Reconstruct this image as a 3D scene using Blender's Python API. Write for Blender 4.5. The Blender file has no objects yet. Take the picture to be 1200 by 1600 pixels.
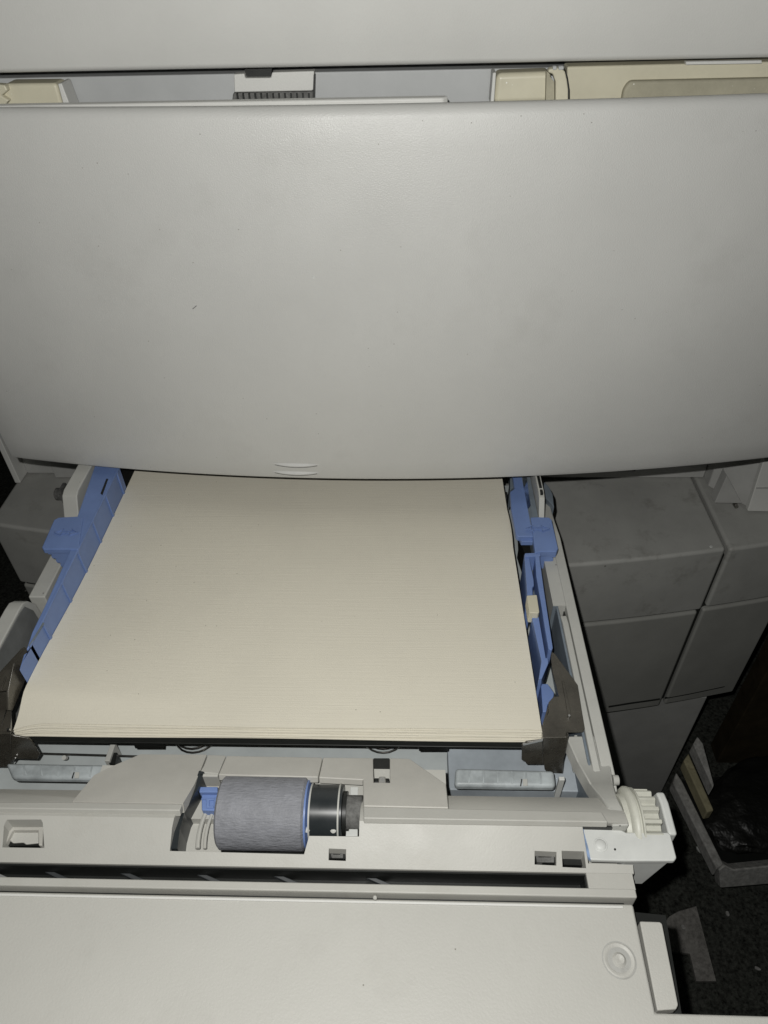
import bpy, bmesh, math, random
from mathutils import Vector, Matrix
random.seed(7)
sc = bpy.context.scene
COL = sc.collection

# ------------------------------------------------------------------ camera
F = 1110.6                       # focal length in photo pixels (1200 wide)
H = 0.363                        # camera height over the top sheet
cY = Vector((39, -980, F)).normalized()
cZ = -Vector((36, 1260, F)).normalized()
cZ = (cZ - cY * cZ.dot(cY)).normalized()
cX = cZ.cross(cY).normalized()
if cX[0] < 0: cX = -cX
CAM = Vector((0, 0, H))
cam = bpy.data.cameras.new('camera'); co = bpy.data.objects.new('camera', cam); COL.objects.link(co)
cam.sensor_fit = 'HORIZONTAL'; cam.sensor_width = 36; cam.lens = 36 * F / 1200
cam.clip_start = 0.01; cam.clip_end = 50
right = Vector((cX[0], cY[0], cZ[0])); down = Vector((cX[1], cY[1], cZ[1])); fwd = Vector((cX[2], cY[2], cZ[2]))
R3 = Matrix((right, -down, -fwd)).transposed()
co.matrix_world = Matrix.Translation(CAM) @ R3.to_4x4()
sc.camera = co
# ------------------------------------------------------------------ world and flash
w = bpy.data.worlds.new('World'); sc.world = w; w.use_nodes = True
w.node_tree.nodes['Background'].inputs[0].default_value = (0.8, 1.0, 0.9, 1)
w.node_tree.nodes['Background'].inputs[1].default_value = 0.006
l = bpy.data.lights.new('phone_flash', 'POINT'); l.energy = 7.1; l.shadow_soft_size = 0.0022; l.color = (1.0, 0.99, 0.955)
lo = bpy.data.objects.new('phone_flash', l); lo.location = (-0.016, 0.0, H + 0.025); COL.objects.link(lo)
sc.view_settings.view_transform = 'Standard'; sc.view_settings.look = 'None'
sc.view_settings.exposure = 0.0; sc.view_settings.gamma = 1.0; sc.view_settings.use_curve_mapping = False

# ------------------------------------------------------------------ from photo pixel to a real plane
def ray(u, v):
    return (right * (u - 600) + down * (v - 800) + fwd * F) / F
def hit(u, v, p, n):
    d = ray(u, v); p = Vector(p); n = Vector(n)
    return CAM + d * ((p - CAM).dot(n) / d.dot(n))
def pz(u, v, z): return hit(u, v, (0, 0, z), (0, 0, 1))
def py(u, v, y): return hit(u, v, (0, y, 0), (0, 1, 0))
def px(u, v, x): return hit(u, v, (x, 0, 0), (1, 0, 0))

# ------------------------------------------------------------------ materials
def mat(name, col,  rough=0.5, spec=0.4, grain=0.0, gscale=1400, mottle=0.05, mscale=25, metal=0.0,
        dirt=0.0, dirtcol=(0.05, 0.045, 0.035), dscale=60, specks=0.0, sscale=260, lines=None, transm=0.0, mcol=None, bd=0.0004):
    m = bpy.data.materials.new(name); m.use_nodes = True
    nt = m.node_tree; N = nt.nodes; L = nt.links; b = N['Principled BSDF']
    b.inputs['Roughness'].default_value = rough; b.inputs['Specular IOR Level'].default_value = spec
    b.inputs['Metallic'].default_value = metal
    if transm: b.inputs['Transmission Weight'].default_value = transm
    tc = N.new('ShaderNodeTexCoord'); out = tc.outputs['Object']
    def noise(s, det=3, r=0.6):
        n = N.new('ShaderNodeTexNoise'); n.inputs['Scale'].default_value = s; n.inputs['Detail'].default_value = det
        n.inputs['Roughness'].default_value = r; L.new(out, n.inputs['Vector']); return n
    def ramp(src, a, c, lo=0.0, hi=1.0):
        r = N.new('ShaderNodeMapRange'); r.inputs['From Min'].default_value = a; r.inputs['From Max'].default_value = c
        r.inputs['To Min'].default_value = lo; r.inputs['To Max'].default_value = hi; L.new(src, r.inputs['Value']); return r.outputs[0]
    def mix(fac, A, B):
        x = N.new('ShaderNodeMix'); x.data_type = 'RGBA'
        L.new(fac, x.inputs[0])
        for s, val in ((6, A), (7, B)):
            if isinstance(val, tuple): x.inputs[s].default_value = (*val, 1)
            else: L.new(val, x.inputs[s])
        return x.outputs[2]
    c2 = mcol or tuple(min(1, c * (1 + mottle * 2)) for c in col); c1 = tuple(c * (1 - mottle * 2) for c in col)
    cur = mix(ramp(noise(mscale, 5, 0.65).outputs[0], 0.3, 0.7), c1, c2)
    if dirt:
        cur = mix(ramp(noise(dscale, 8, 0.75).outputs[0], 0.54, 0.74, 0, dirt), cur, dirtcol)
    if specks:
        v = N.new('ShaderNodeTexVoronoi'); v.inputs['Scale'].default_value = sscale; L.new(out, v.inputs['Vector'])
        s1 = ramp(v.outputs['Distance'], 0.16, 0.08, 0, 1)
        mm = N.new('ShaderNodeMath'); mm.operation = 'MULTIPLY'; L.new(s1, mm.inputs[0])
        g = N.new('ShaderNodeSeparateColor'); L.new(v.outputs['Color'], g.inputs[0])
        gt = N.new('ShaderNodeMath'); gt.operation = 'GREATER_THAN'; L.new(g.outputs[0], gt.inputs[0]); gt.inputs[1].default_value = 1 - specks
        L.new(gt.outputs[0], mm.inputs[1]); cur = mix(mm.outputs[0], cur, dirtcol)
    L.new(cur, b.inputs['Base Color'])
    L.new(ramp(noise(mscale * 2.3, 4).outputs[0], 0.3, 0.7, max(0.03, rough - 0.07), min(1, rough + 0.07)), b.inputs['Roughness'])
    if grain or lines:
        bp = N.new('ShaderNodeBump'); bp.inputs['Strength'].default_value = grain or 0.15; bp.inputs['Distance'].default_value = bd
        h = noise(gscale, 2).outputs[0]
        if lines:
            mp = N.new('ShaderNodeMapping'); mp.inputs['Scale'].default_value = lines; L.new(out, mp.inputs[0])
            n = N.new('ShaderNodeTexNoise'); n.inputs['Scale'].default_value = 1.0; n.inputs['Detail'].default_value = 3
            L.new(mp.outputs[0], n.inputs['Vector'])
            ad = N.new('ShaderNodeMath'); ad.operation = 'ADD'; L.new(h, ad.inputs[0]); L.new(n.outputs[0], ad.inputs[1]); h = ad.outputs[0]
        L.new(h, bp.inputs['Height']); L.new(bp.outputs[0], b.inputs['Normal'])
    return m
M = {}
M['cover'] = mat('moulded_grey_plastic', (0.535, 0.535, 0.515), 0.42, 0.55, grain=0.4, gscale=1500, mottle=0.02, mscale=9, dirt=0.10, dscale=16, specks=0.012, sscale=420, dirtcol=(0.2, 0.19, 0.16))
M['upper'] = mat('pale_grey_plastic', (0.60, 0.60, 0.575), 0.5, 0.4, grain=0.2, gscale=1100, mottle=0.02, mscale=10)
M['inner'] = mat('inner_grey_plastic', (0.42, 0.43, 0.43), 0.5, 0.4, grain=0.1, mottle=0.03)
M['beige'] = mat('yellowed_cream_plastic', (0.56, 0.53, 0.41), 0.4, 0.5, mottle=0.04, specks=0.03, sscale=300, dirtcol=(0.85, 0.85, 0.8))
M['beigedull'] = mat('dusty_cream_plastic', (0.36, 0.34, 0.26), 0.8, 0.2, grain=0.4, gscale=700, mottle=0.1, specks=0.06, sscale=400, dirtcol=(0.8, 0.8, 0.75))
M['dark'] = mat('black_plastic', (0.012, 0.013, 0.012), 0.45, 0.4)
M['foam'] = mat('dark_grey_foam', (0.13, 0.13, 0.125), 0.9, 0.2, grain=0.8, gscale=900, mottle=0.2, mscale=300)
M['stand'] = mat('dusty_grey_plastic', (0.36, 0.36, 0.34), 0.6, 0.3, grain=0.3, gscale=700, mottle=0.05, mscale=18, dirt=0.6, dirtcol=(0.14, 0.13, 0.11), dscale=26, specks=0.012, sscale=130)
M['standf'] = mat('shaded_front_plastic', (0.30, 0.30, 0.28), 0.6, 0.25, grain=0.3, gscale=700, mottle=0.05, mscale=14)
M['lower'] = mat('lower_body_plastic', (0.40, 0.40, 0.385), 0.5, 0.3, grain=0.2, mottle=0.05)
M['paper'] = mat('cream_laid_paper', (0.68, 0.645, 0.545), 0.85, 0.15, grain=0.4, gscale=1500, mottle=0.025, mscale=6, lines=(25, 1100, 1100), dirt=0.06, dscale=12, specks=0.012, sscale=420, dirtcol=(0.2, 0.19, 0.14))
M['blue'] = mat('blue_plastic', (0.15, 0.225, 0.45), 0.4, 0.45, grain=0.08, mottle=0.05, mscale=30)
M['tray'] = mat('tray_grey_plastic', (0.45, 0.45, 0.42), 0.5, 0.4, grain=0.12, mottle=0.03, dirt=0.12, dscale=45, specks=0.02, sscale=280)
M['trayin'] = mat('inner_tray_blue_grey', (0.16, 0.19, 0.22), 0.5, 0.35, grain=0.1, mottle=0.1, mscale=40)
M['trayin2'] = mat('inner_tray_grey', (0.17, 0.175, 0.17), 0.5, 0.35, grain=0.1, mottle=0.1, mscale=40, lines=(60, 60, 300))
M['trayfl'] = mat('tray_floor_grey', (0.42, 0.45, 0.45), 0.5, 0.35, mottle=0.05, mscale=30)
M['housing'] = mat('housing_grey_plastic', (0.42, 0.415, 0.383), 0.48, 0.4, grain=0.15, gscale=1000, mottle=0.03, mscale=14, dirt=0.16, dirtcol=(0.25, 0.22, 0.17), dscale=35)
M['slope'] = mat('worn_housing_slope', (0.42, 0.41, 0.375), 0.42, 0.45, grain=0.12, mottle=0.05, mscale=20, lines=(30, 500, 500))
M['panel'] = mat('front_panel_plastic', (0.445, 0.44, 0.408), 0.5, 0.35, grain=0.3, gscale=900, mottle=0.02, mscale=8, dirt=0.12, dscale=20, specks=0.012, sscale=380, dirtcol=(0.2, 0.19, 0.16))
M['steel'] = mat('dark_burnished_steel', (0.07, 0.064, 0.052), 0.27, 0.9, metal=0.3, mottle=0.18, mscale=50, lines=(80, 700, 80))
M['chrome'] = mat('bright_steel', (0.6, 0.6, 0.6), 0.25, 0.5, metal=1.0)
M['wire'] = mat('spring_wire', (0.35, 0.34, 0.32), 0.3, 0.5, metal=1.0)
M['rubber'] = mat('worn_grey_rubber', (0.215, 0.22, 0.24), 0.6, 0.4, grain=1.0, gscale=400, mottle=0.06, mscale=160, lines=(260, 1100, 1100), bd=0.0004)
M['blackgloss'] = mat('glossy_black_plastic', (0.02, 0.024, 0.026), 0.33, 0.5, mottle=0.1)
M['white'] = mat('white_nylon', (0.56, 0.57, 0.55), 0.45, 0.4, mottle=0.03, mscale=60)
M['gear'] = mat('aged_nylon', (0.50, 0.50, 0.44), 0.45, 0.4, mottle=0.06, mscale=90, dirt=0.25, dscale=90, dirtcol=(0.35, 0.33, 0.2))
M['clear'] = mat('milky_clear_plastic', (0.34, 0.37, 0.38), 0.42, 0.5, mottle=0.16, mscale=70)
M['ledgeblue'] = mat('blue_tinted_ledge', (0.33, 0.365, 0.395), 0.5, 0.35, mottle=0.1)
M['carpet'] = mat('dark_carpet', (0.048, 0.05, 0.044), 0.95, 0.1, grain=1.0, gscale=500, mottle=0.45, mscale=260, specks=0.03, sscale=50, dirtcol=(0.25, 0.25, 0.23))
M['greyfloor'] = mat('dusty_grey_board', (0.24, 0.23, 0.215), 0.9, 0.1, grain=0.6, gscale=500, mottle=0.2, mscale=220)
M['concrete'] = mat('rough_grey_board', (0.36, 0.355, 0.34), 0.9, 0.1, grain=0.8, gscale=300, mottle=0.15, mscale=150, dirt=0.5, dscale=60)
M['wood'] = mat('old_pale_wood', (0.34, 0.31, 0.20), 0.8, 0.15, mottle=0.15, mscale=40, dirt=0.6, dscale=50, dirtcol=(0.08, 0.06, 0.03))
M['bag'] = mat('black_bin_bag', (0.010, 0.010, 0.009), 0.42, 0.35, grain=0.7, gscale=90, mottle=0.2, bd=0.003)
M['brown'] = mat('dark_brown_board', (0.035, 0.027, 0.016), 0.7, 0.2, grain=0.4, gscale=200, mottle=0.2, mscale=40)
M['ribgrey'] = mat('grey_rib_plastic', (0.2, 0.2, 0.2), 0.5)
M['ribdark'] = mat('dark_rib_plastic', (0.035, 0.038, 0.04), 0.5)
M['blueink'] = mat('blue_ink_stain', (0.22, 0.30, 0.45), 0.5, 0.3, mottle=0.3, mscale=90)

# ------------------------------------------------------------------ mesh helpers
def build(name, bm, m, parent=None, bevel=0.0, smooth=False, seg=2):
    bmesh.ops.recalc_face_normals(bm, faces=bm.faces)
    me = bpy.data.meshes.new(name)
    vs = [v.co for v in bm.verts]
    c = Vector([(min(v[i] for v in vs) + max(v[i] for v in vs)) / 2 for i in range(3)])
    bmesh.ops.translate(bm, verts=bm.verts, vec=-c)
    bm.to_mesh(me); bm.free(); me.materials.append(M[m] if isinstance(m, str) else m)
    o = bpy.data.objects.new(name, me); COL.objects.link(o)
    wl = Vector(c)
    if parent:
        o.parent = parent
        p = parent; off = Vector((0, 0, 0))
        while p: off += Vector(p.location); p = p.parent
        o.location = wl - off
    else: o.location = wl
    if bevel:
        b = o.modifiers.new('Bevel', 'BEVEL'); b.width = bevel; b.segments = seg; b.limit_method = 'ANGLE'; b.angle_limit = math.radians(32)
        b.harden_normals = True; smooth = True
    if smooth:
        for p in me.polygons: p.use_smooth = True
        if not bevel: me.set_sharp_from_angle(angle=math.radians(40))
    return o
def thing(name, label, cat, loc, group=None):
    o = bpy.data.objects.new(name, None); COL.objects.link(o); o.location = loc
    o.empty_display_size = 0.02
    o['label'] = label; o['category'] = cat
    if group: o['group'] = group
    return o
def add_prism(bm, pts, vec):
    vec = Vector(vec); a = [bm.verts.new(Vector(p)) for p in pts]; b = [bm.verts.new(Vector(p) + vec) for p in pts]
    bm.faces.new(a); bm.faces.new(b[::-1]); n = len(a)
    for i in range(n): bm.faces.new((a[i], b[i], b[(i + 1) % n], a[(i + 1) % n]))
def prism(pts, vec):
    bm = bmesh.new(); add_prism(bm, pts, vec); return bm
def add_box(bm, x0, x1, y0, y1, z0, z1):
    add_prism(bm, [(x0, y0, z0), (x1, y0, z0), (x1, y1, z0), (x0, y1, z0)], (0, 0, z1 - z0))
def box(*a):
    bm = bmesh.new(); add_box(bm, *a); return bm
def add_profx(bm, prof, x0, x1): add_prism(bm, [(x0, y, z) for y, z in prof], (x1 - x0, 0, 0))
def zslab(pix, z, t, extra=None):                     # pixels on level z, slab t thick below it
    return prism([pz(u, v, z) for u, v in pix], (0, 0, -t))
def yslab(pix, y, t):                                 # pixels on a face at depth y, slab t thick behind it
    return prism([py(u, v, y) for u, v in pix], (0, t, 0))
def add_ring(bm, c, axis, prof, seg=40, arc=(0, 2 * math.pi)):     # lathe: prof = [(along, radius)]
    axis = Vector(axis).normalized(); t = Vector((0, 0, 1)) if abs(axis.z) < .9 else Vector((1, 0, 0))
    u = axis.cross(t).normalized(); v = axis.cross(u); rows = []
    for a_, r in prof:
        rows.append([bm.verts.new(Vector(c) + axis * a_ + (u * math.cos(2 * math.pi * k / seg) + v * math.sin(2 * math.pi * k / seg)) * max(r, 1e-5)) for k in range(seg)])
    for i in range(len(rows) - 1):
        for k in range(seg):
            bm.faces.new((rows[i][k], rows[i][(k + 1) % seg], rows[i + 1][(k + 1) % seg], rows[i + 1][k]))
    bm.faces.new(rows[0][::-1]); bm.faces.new(rows[-1])
def lathe(c, axis, prof, seg=40):
    bm = bmesh.new(); add_ring(bm, c, axis, prof, seg); return bm
def add_tube(bm, pts, r, seg=10):
    pts = [Vector(p) for p in pts]; rows = []
    for i, p in enumerate(pts):
        d = (pts[min(i + 1, len(pts) - 1)] - pts[max(i - 1, 0)]).normalized()
        t = Vector((0, 0, 1)) if abs(d.z) < .9 else Vector((1, 0, 0)); u = d.cross(t).normalized(); v = d.cross(u)
        rows.append([bm.verts.new(p + (u * math.cos(2 * math.pi * k / seg) + v * math.sin(2 * math.pi * k / seg)) * r) for k in range(seg)])
    for i in range(len(rows) - 1):
        for k in range(seg): bm.faces.new((rows[i][k], rows[i][(k + 1) % seg], rows[i + 1][(k + 1) % seg], rows[i + 1][k]))
    bm.faces.new(rows[0][::-1]); bm.faces.new(rows[-1])
def tube(pts, r, seg=10):
    bm = bmesh.new(); add_tube(bm, pts, r, seg); return bm
def cut(o, bms):                                      # carve real holes, then drop the cutters
    tmp = []
    for bm in bms:
        bmesh.ops.recalc_face_normals(bm, faces=bm.faces)
        me = bpy.data.meshes.new('c'); bm.to_mesh(me); bm.free(); c = bpy.data.objects.new('c', me); COL.objects.link(c); tmp.append(c)
        md = o.modifiers.new('b', 'BOOLEAN'); md.operation = 'DIFFERENCE'; md.solver = 'EXACT'; md.object = c
    mods = [m for m in o.modifiers if m.type == 'BEVEL']; keep = [(m.width, m.segments) for m in mods]
    for m in mods: o.modifiers.remove(m)
    dg = bpy.context.evaluated_depsgraph_get(); dg.update()
    me = bpy.data.meshes.new_from_object(o.evaluated_get(dg)); o.modifiers.clear(); old = o.data; o.data = me; me.name = old.name
    for c in tmp: bpy.data.objects.remove(c)
    for wdt, s in keep:
        b = o.modifiers.new('Bevel', 'BEVEL'); b.width = wdt; b.segments = s; b.limit_method = 'ANGLE'; b.angle_limit = math.radians(32); b.harden_normals = True

# ================================================================== THE SETTING
FL = -0.62
o = build('floor', box(-2.5, 2.5, -1.5, 2.2, FL - .05, FL), 'carpet'); o['kind'] = 'structure'
o = build('wall', box(-2.5, 2.5, 2.2, 2.3, FL, 2.2), 'brown'); o['kind'] = 'structure'

# ================================================================== PRINTER BODY
P = thing('printer', 'large pale grey office printer with a curved front cover hanging over the pulled out tray', 'printer', (-0.015, 0.6, -0.1))
# curved front cover: bowed in plan, closed shell with rolled top lip
def cover_bm():
    bm = bmesh.new(); nx = 60; x0, x1 = -.315, .287
    prof = [(.013, .032), (.011, .0283), (.004, .0275), (.0010, .0284), (0, .0315)]
    for k in range(1, 16): prof.append((0, .0315 + (.2700 - .0315) * k / 16))
    prof += [(0, .2695), (.0006, .2725), (.0022, .2744), (.005, .2751), (.0090, .2748), (.0122, .2730), (.013, .27)]
    rows = []
    for i in range(nx + 1):
        s = i / nx; x = x0 + (x1 - x0) * s; row = []
        e = min(x - x0, x1 - x); rnd = 0.0
        if e < .001: rnd = .0015
        for dy, z in prof:
            t = (z - .03) / .247
            y = (1 - t) * (.416 + .31 * (x + .015) ** 2) + t * (.4245 + .2 * (x + .013) ** 2) - .005 * math.sin(math.pi * t)
            row.append(bm.verts.new((x, y + max(dy, min(rnd, .013)), z)))
        rows.append(row)
    n = len(prof)
    for i in range(nx):
        for j in range(n):
            bm.faces.new((rows[i][j], rows[i + 1][j], rows[i + 1][(j + 1) % n], rows[i][(j + 1) % n]))
    bm.faces.new(rows[0]); bm.faces.new(rows[-1][::-1]); return bm
CV = build('front_cover', cover_bm(), 'cover', P, smooth=True)
def cover_y(x, z):
    t = (z - .03) / .247
    return (1 - t) * (.416 + .31 * (x + .015) ** 2) + t * (.4245 + .2 * (x + .013) ** 2) - .005 * math.sin(math.pi * t)
def on_cover(u, v):
    y = .42
    for _ in range(6): p = py(u, v, y); y = cover_y(p.x, p.z)
    return py(u, v, y)
# two lens-shaped finger grips scooped into the cover near its lower edge: thin lips standing proud
for v in (724, 736.5):
    a, b = on_cover(423, v), on_cover(502, v + .5); c = (a + b) / 2; hw = (b.x - a.x) / 2; bm = bmesh.new(); nn = 24; g = []
    for i in range(nn + 1):
        s = -1 + 2 * i / nn; x = c.x + s * hw; wz = .0024 * (1 - s * s); r = []
        for j in range(7):
            q = -1 + 2 * j / 6; z = c.z + q * wz
            r.append(bm.verts.new((x, cover_y(x, z) + .0006 - .0030 * (1 - s * s) ** .6 * max(0, .25 - .75 * q) * (1 if j > 0 else 0), z)))
        g.append(r)
    for i in range(nn):
        for j in range(6): bm.faces.new((g[i][j], g[i + 1][j], g[i + 1][j + 1], g[i][j + 1]))
    # close the back
    r0 = [bm.verts.new((r[3].co.x, r[3].co.y + .002, r[3].co.z)) for r in g]
    for i in range(nn):
        bm.faces.new((g[i][0], r0[i], r0[i + 1], g[i + 1][0])); bm.faces.new((g[i][6], g[i + 1][6], r0[i + 1], r0[i]))
    build('grip_ridge', bm, 'cover', CV, smooth=True)
for v in (730.2, 742.6):  # thin dark crescents stand in for the shade below each grip
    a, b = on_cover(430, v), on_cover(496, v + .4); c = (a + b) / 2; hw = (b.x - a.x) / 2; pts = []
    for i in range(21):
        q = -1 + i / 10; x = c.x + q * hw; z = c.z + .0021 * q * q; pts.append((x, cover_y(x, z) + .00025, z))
    build('grip_shade_line', tube(pts, .00042, 6), 'foam', CV, smooth=True)
p = on_cover(490, 433.5); build('paint_chip', lathe(p, (0, -1, 0), [(-.0004, .0011), (.0002, .0008)], 9), 'white', CV)
p = on_cover(304, 480)
build('scratch', prism([p + Vector((-.0016, -.00012, -.0010)), p + Vector((.0014, -.00012, .0012)), p + Vector((.0017, -.00012, .0009)), p + Vector((-.0012, -.00012, -.0013))], (0, .0006, 0)), 'foam', CV)

# upper body panel
yU = .462; zb = py(600, 104, yU).z
bm = bmesh.new(); prof = [(yU + .03, zb + .0005), (yU + .004, zb), (yU + .0015, zb + .0008), (yU, zb + .003), (yU - .0005, zb + .06), (yU + .002, .5), (yU + .03, .5)]
add_profx(bm, prof, -.42, .42); build('upper_panel', bm, 'upper', P, smooth=True)
build('shadow_gap_liner', box(-.42, .42, yU + .045, yU + .05, zb - .03, zb + .03), 'dark', P)
# recess behind the cover
yI = .480
top = lambda u: py(u, 0, yI)
zi = py(600, 110.5, yI).z
xl, xr = py(98, 130, yI).x, py(800, 112, yI).x
build('inner_panel', box(-.42, .42, yI, yI + .02, .20, zi), 'inner', P, bevel=.0008)
build('inner_ledge', box(-.40, .40, .434, yI - .001, .22, .2585), 'inner', P)
# thin rim strip behind the cover's top lip, ending with a rounded tip
xe = pz(702, 157, .2755).x
bm = bmesh.new(); pts = [(-.31, .441), (xe - .003, .441), (xe, .444), (xe - .001, .4475), (-.31, .4475)]
add_prism(bm, [(x, y, .2655) for x, y in pts], (0, 0, .0100)); build('rim_strip', bm, 'upper', P, bevel=.0012)
# latch
yl = .472
build('latch_plate', yslab([(365, 116), (382, 115), (383, 122), (423, 121.5), (425, 113), (491, 111), (490, 140.5), (487, 142), (366, 144.5)], yl, .007), 'upper', P, bevel=.0007)
build('latch_notch', yslab([(382.5, 108), (424.5, 107), (424, 121.3), (383, 121.8)], yl + .0035, .004), 'dark', P)
FM = build('foam_strip', yslab([(364, 145), (490, 142.5), (490, 160), (362, 161)], yl + .001, .006), 'foam', P, bevel=.001)
bm = bmesh.new()
for i in range(13):
    u = 370 + i * 9.3; a = py(u, 152, yl)
    add_box(bm, a.x, a.x + .0009, yl - .0006, yl + .002, a.z - .006, py(u, 146, yl).z)
build('foam_ribs', bm, 'dark', FM)
build('latch_side', yslab([(490, 117), (492, 117), (491, 158), (488.5, 158)], yl - .001, .004), 'dark', P)
# yellowed end blocks
yB = .463
o = build('end_block', yslab([(6, 131), (88, 130), (97, 163), (97, 172), (-12, 172), (2, 145)], yB, .015), 'beige', P, bevel=.0022, seg=3)
o['label'] = 'yellowed cream block at the left end of the recess'
bm = yslab([(-30, 130), (7, 133), (12, 142), (2, 150), (14, 157), (2, 172), (-30, 172)], yB - .004, .006); build('catch', bm, 'beige', P, bevel=.001)
build('recess_wall', yslab([(90, 131), (96, 130), (112, 172), (101, 172)], yB - .002, .014), 'upper', P, bevel=.0006)
o = build('end_block', yslab([(776, 115), (862, 112), (862, 160), (771, 163)], yB, .015), 'beige', P, bevel=.003, seg=4)
build('recess_wall', yslab([(770, 114), (775.5, 113), (772, 163), (766, 163)], yB - .001, .012), 'upper', P, bevel=.0006)
# hinge arm: a curved strap
bm = bmesh.new(); yh = yB - .007
add_prism(bm, [py(u, v, yh) for u, v in [(856, 112), (859, 108), (868, 106.5), (878, 107), (883, 112), (886, 125), (888, 140), (888, 160), (868, 160), (868, 128), (864, 116), (858, 114)]], (0, .006, 0))
build('hinge_arm', bm, 'beige', P, bevel=.0009)
build('hinge_web', yslab([(854, 113), (866, 128), (866, 160), (853, 160)], yh + .003, .004), 'beigedull', P)
for u0, u1 in ((864, 870), (873, 881)):
    build('hinge_clip', yslab([(u0, 104), (u1, 103.5), (u1, 109), (u0, 110)], yh - .001, .003), 'inner', P, bevel=.0004)
build('hinge_shadow_slot', yslab([(884, 110), (887, 120), (890, 140), (890, 160), (886.8, 160), (886.5, 140), (883, 122)], yh + .0015, .004), 'dark', P)
build('side_frame_panel', yslab([(886, 104), (1260, 95), (1260, 170), (886, 170)], yB + .003, .012), 'beige', P, bevel=.0012)
build('dusty_recess', yslab([(985, 127), (1260, 121), (1260, 170), (970, 170), (975, 140)], yB - .001, .006), 'beigedull', P, bevel=.0018)
build('label_strip', yslab([(1072, 96.5), (1190, 94.5), (1190, 99), (1072, 101)], yB - .0005, .003), 'upper', P)

# lower face of the body under the cover, its side walls and the flare on the right
ZS = -.1
xR = .302
build('lower_face', box(-.372, xR, .577, .62, ZS + .0015, .25), 'lower', P, bevel=.001)
build('cable_slot', box(py(935, 735, .576).x, py(992, 735, .576).x, .5745, .58, ZS + .012, ZS + .055), 'dark', P)
build('core_body', box(-.40, .40, .625, .9, ZS + .002, .5), 'lower', P)
A0 = pz(1105, 762, ZS); A1 = pz(1167, 795, ZS)
bm = bmesh.new()
pl = [(xR + .0005, .5765), (A0.x, A0.y), (A1.x, A1.y), (A1.x + .25, A1.y + .02), (A1.x + .25, .62), (xR + .0005, .62)]
add_prism(bm, [(x, y, ZS + .002) for x, y in pl], (0, 0, .33)); build('side_flare', bm, 'lower', P, bevel=.001)
n = Vector((-(A1.y - A0.y), (A1.x - A0.x), 0)).normalized()
if n.y > 0: n = -n
yP = A1.y - .006
bm = prism([py(1168, 799, yP), py(1186, 742, yP), py(1203, 690, yP), py(1330, 690, yP), py(1330, 803, yP)], (0, .006, 0))
build('side_panel', bm, 'upper', P, bevel=.001)
build('panel_seam', prism([py(1182, 762, yP - .001), py(1330, 758, yP - .001), py(1330, 761, yP - .001), py(1182, 764, yP - .001)], (0, .002, 0)), 'lower', P)
t0 = hit(1116, 785, A0, n); t1 = hit(1159, 786, A0, n); t2 = hit(1136, 743, A0, n)
yT = min(t0.y, t1.y) - .004
build('triangular_foot', prism([py(1116.5, 786, yT), py(1159.5, 786.5, yT), py(1136, 743, yT)], (0, .012, 0)), 'lower', P, bevel=.0006)
build('foot_screw', lathe(pz(1149, 789, ZS + .004), (0, -1, 0), [(-.002, .0022), (.003, .002)], 14), 'wire', P, smooth=True)
# left side wall of the body
q0 = pz(25, 755, ZS + .002); 
bm = box(q0.x - .001, q0.x + .005, q0.y, .66, ZS + .002, .45); build('side_wall', bm, 'upper', P, bevel=.001)
build('corner_post', box(q0.x + .0055, -.3725, .585, .62, ZS + .002, .25), 'lower', P)

# ================================================================== STAND UNDER THE PRINTER
S = thing('printer_stand', 'grey floor unit with seamed front panels under the printer, dusty on top', 'cabinet', (0, 0.62, FL))
def front(x, off=0.0): return .4426 + .28 * (x + .045) ** 2 + off
def curved(x0, x1, z0, z1, off=0.0, back=.60, n=10, d=0.0):
    pts = [(x0 + (x1 - x0) * i / n, front(x0 + (x1 - x0) * i / n, off) + d, z0) for i in range(n + 1)] + [(x1, back, z0), (x0, back, z0)]
    return prism(pts, (0, 0, z1 - z0))
def front_z(u, v, off=0.0):
    y = .47
    for _ in range(8): p = py(u, v, y); y = front(p.x, off)
    return p
XS = .2935; XO = front_z(1200, 950).x; XO2 = front_z(1134, 1097).x; XO = (XO + XO2) / 2
zs1 = front_z(1010, 966).z; zs2 = front_z(1010, 1107).z; zs1r = front_z(1150, 943).z
XI = .02
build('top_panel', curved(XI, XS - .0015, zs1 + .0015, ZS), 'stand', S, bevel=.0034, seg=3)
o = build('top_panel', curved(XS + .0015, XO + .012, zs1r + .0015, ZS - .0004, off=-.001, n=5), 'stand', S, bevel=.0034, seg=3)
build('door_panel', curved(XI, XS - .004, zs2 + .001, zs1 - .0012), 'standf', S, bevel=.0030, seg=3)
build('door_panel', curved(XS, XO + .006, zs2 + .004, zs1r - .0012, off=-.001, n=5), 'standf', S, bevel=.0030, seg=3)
build('seam_liner', curved(XI + .01, XO - .01, zs2 + .01, ZS - .012, off=.004), 'dark', S)
# thin score lines across the bottom of the doors
a = front_z(951, 1104).z; b = front_z(1030, 1092).z
for L in ([(951, 1103), (985, 1097.5), (1031, 1091)], [(1039, 1089.5), (1075, 1083), (1132, 1071)]):
    pp_ = [front_z(u, v) + Vector((0, -.0012, 0)) for u, v in L]
    for i in range(2):
        bm = prism([pp_[i], pp_[i + 1], pp_[i + 1] + Vector((0, 0, -.0016)), pp_[i] + Vector((0, 0, -.0016))], (0, .0015, 0)); build('score_line', bm, 'dark', S)
# plinth
yPl = .49
pr = py(1097, 1108, yPl).x
build('plinth', box(XI, pr, yPl, .60, FL + .002, zs2 - .004), 'lower', S, bevel=.002)
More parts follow.
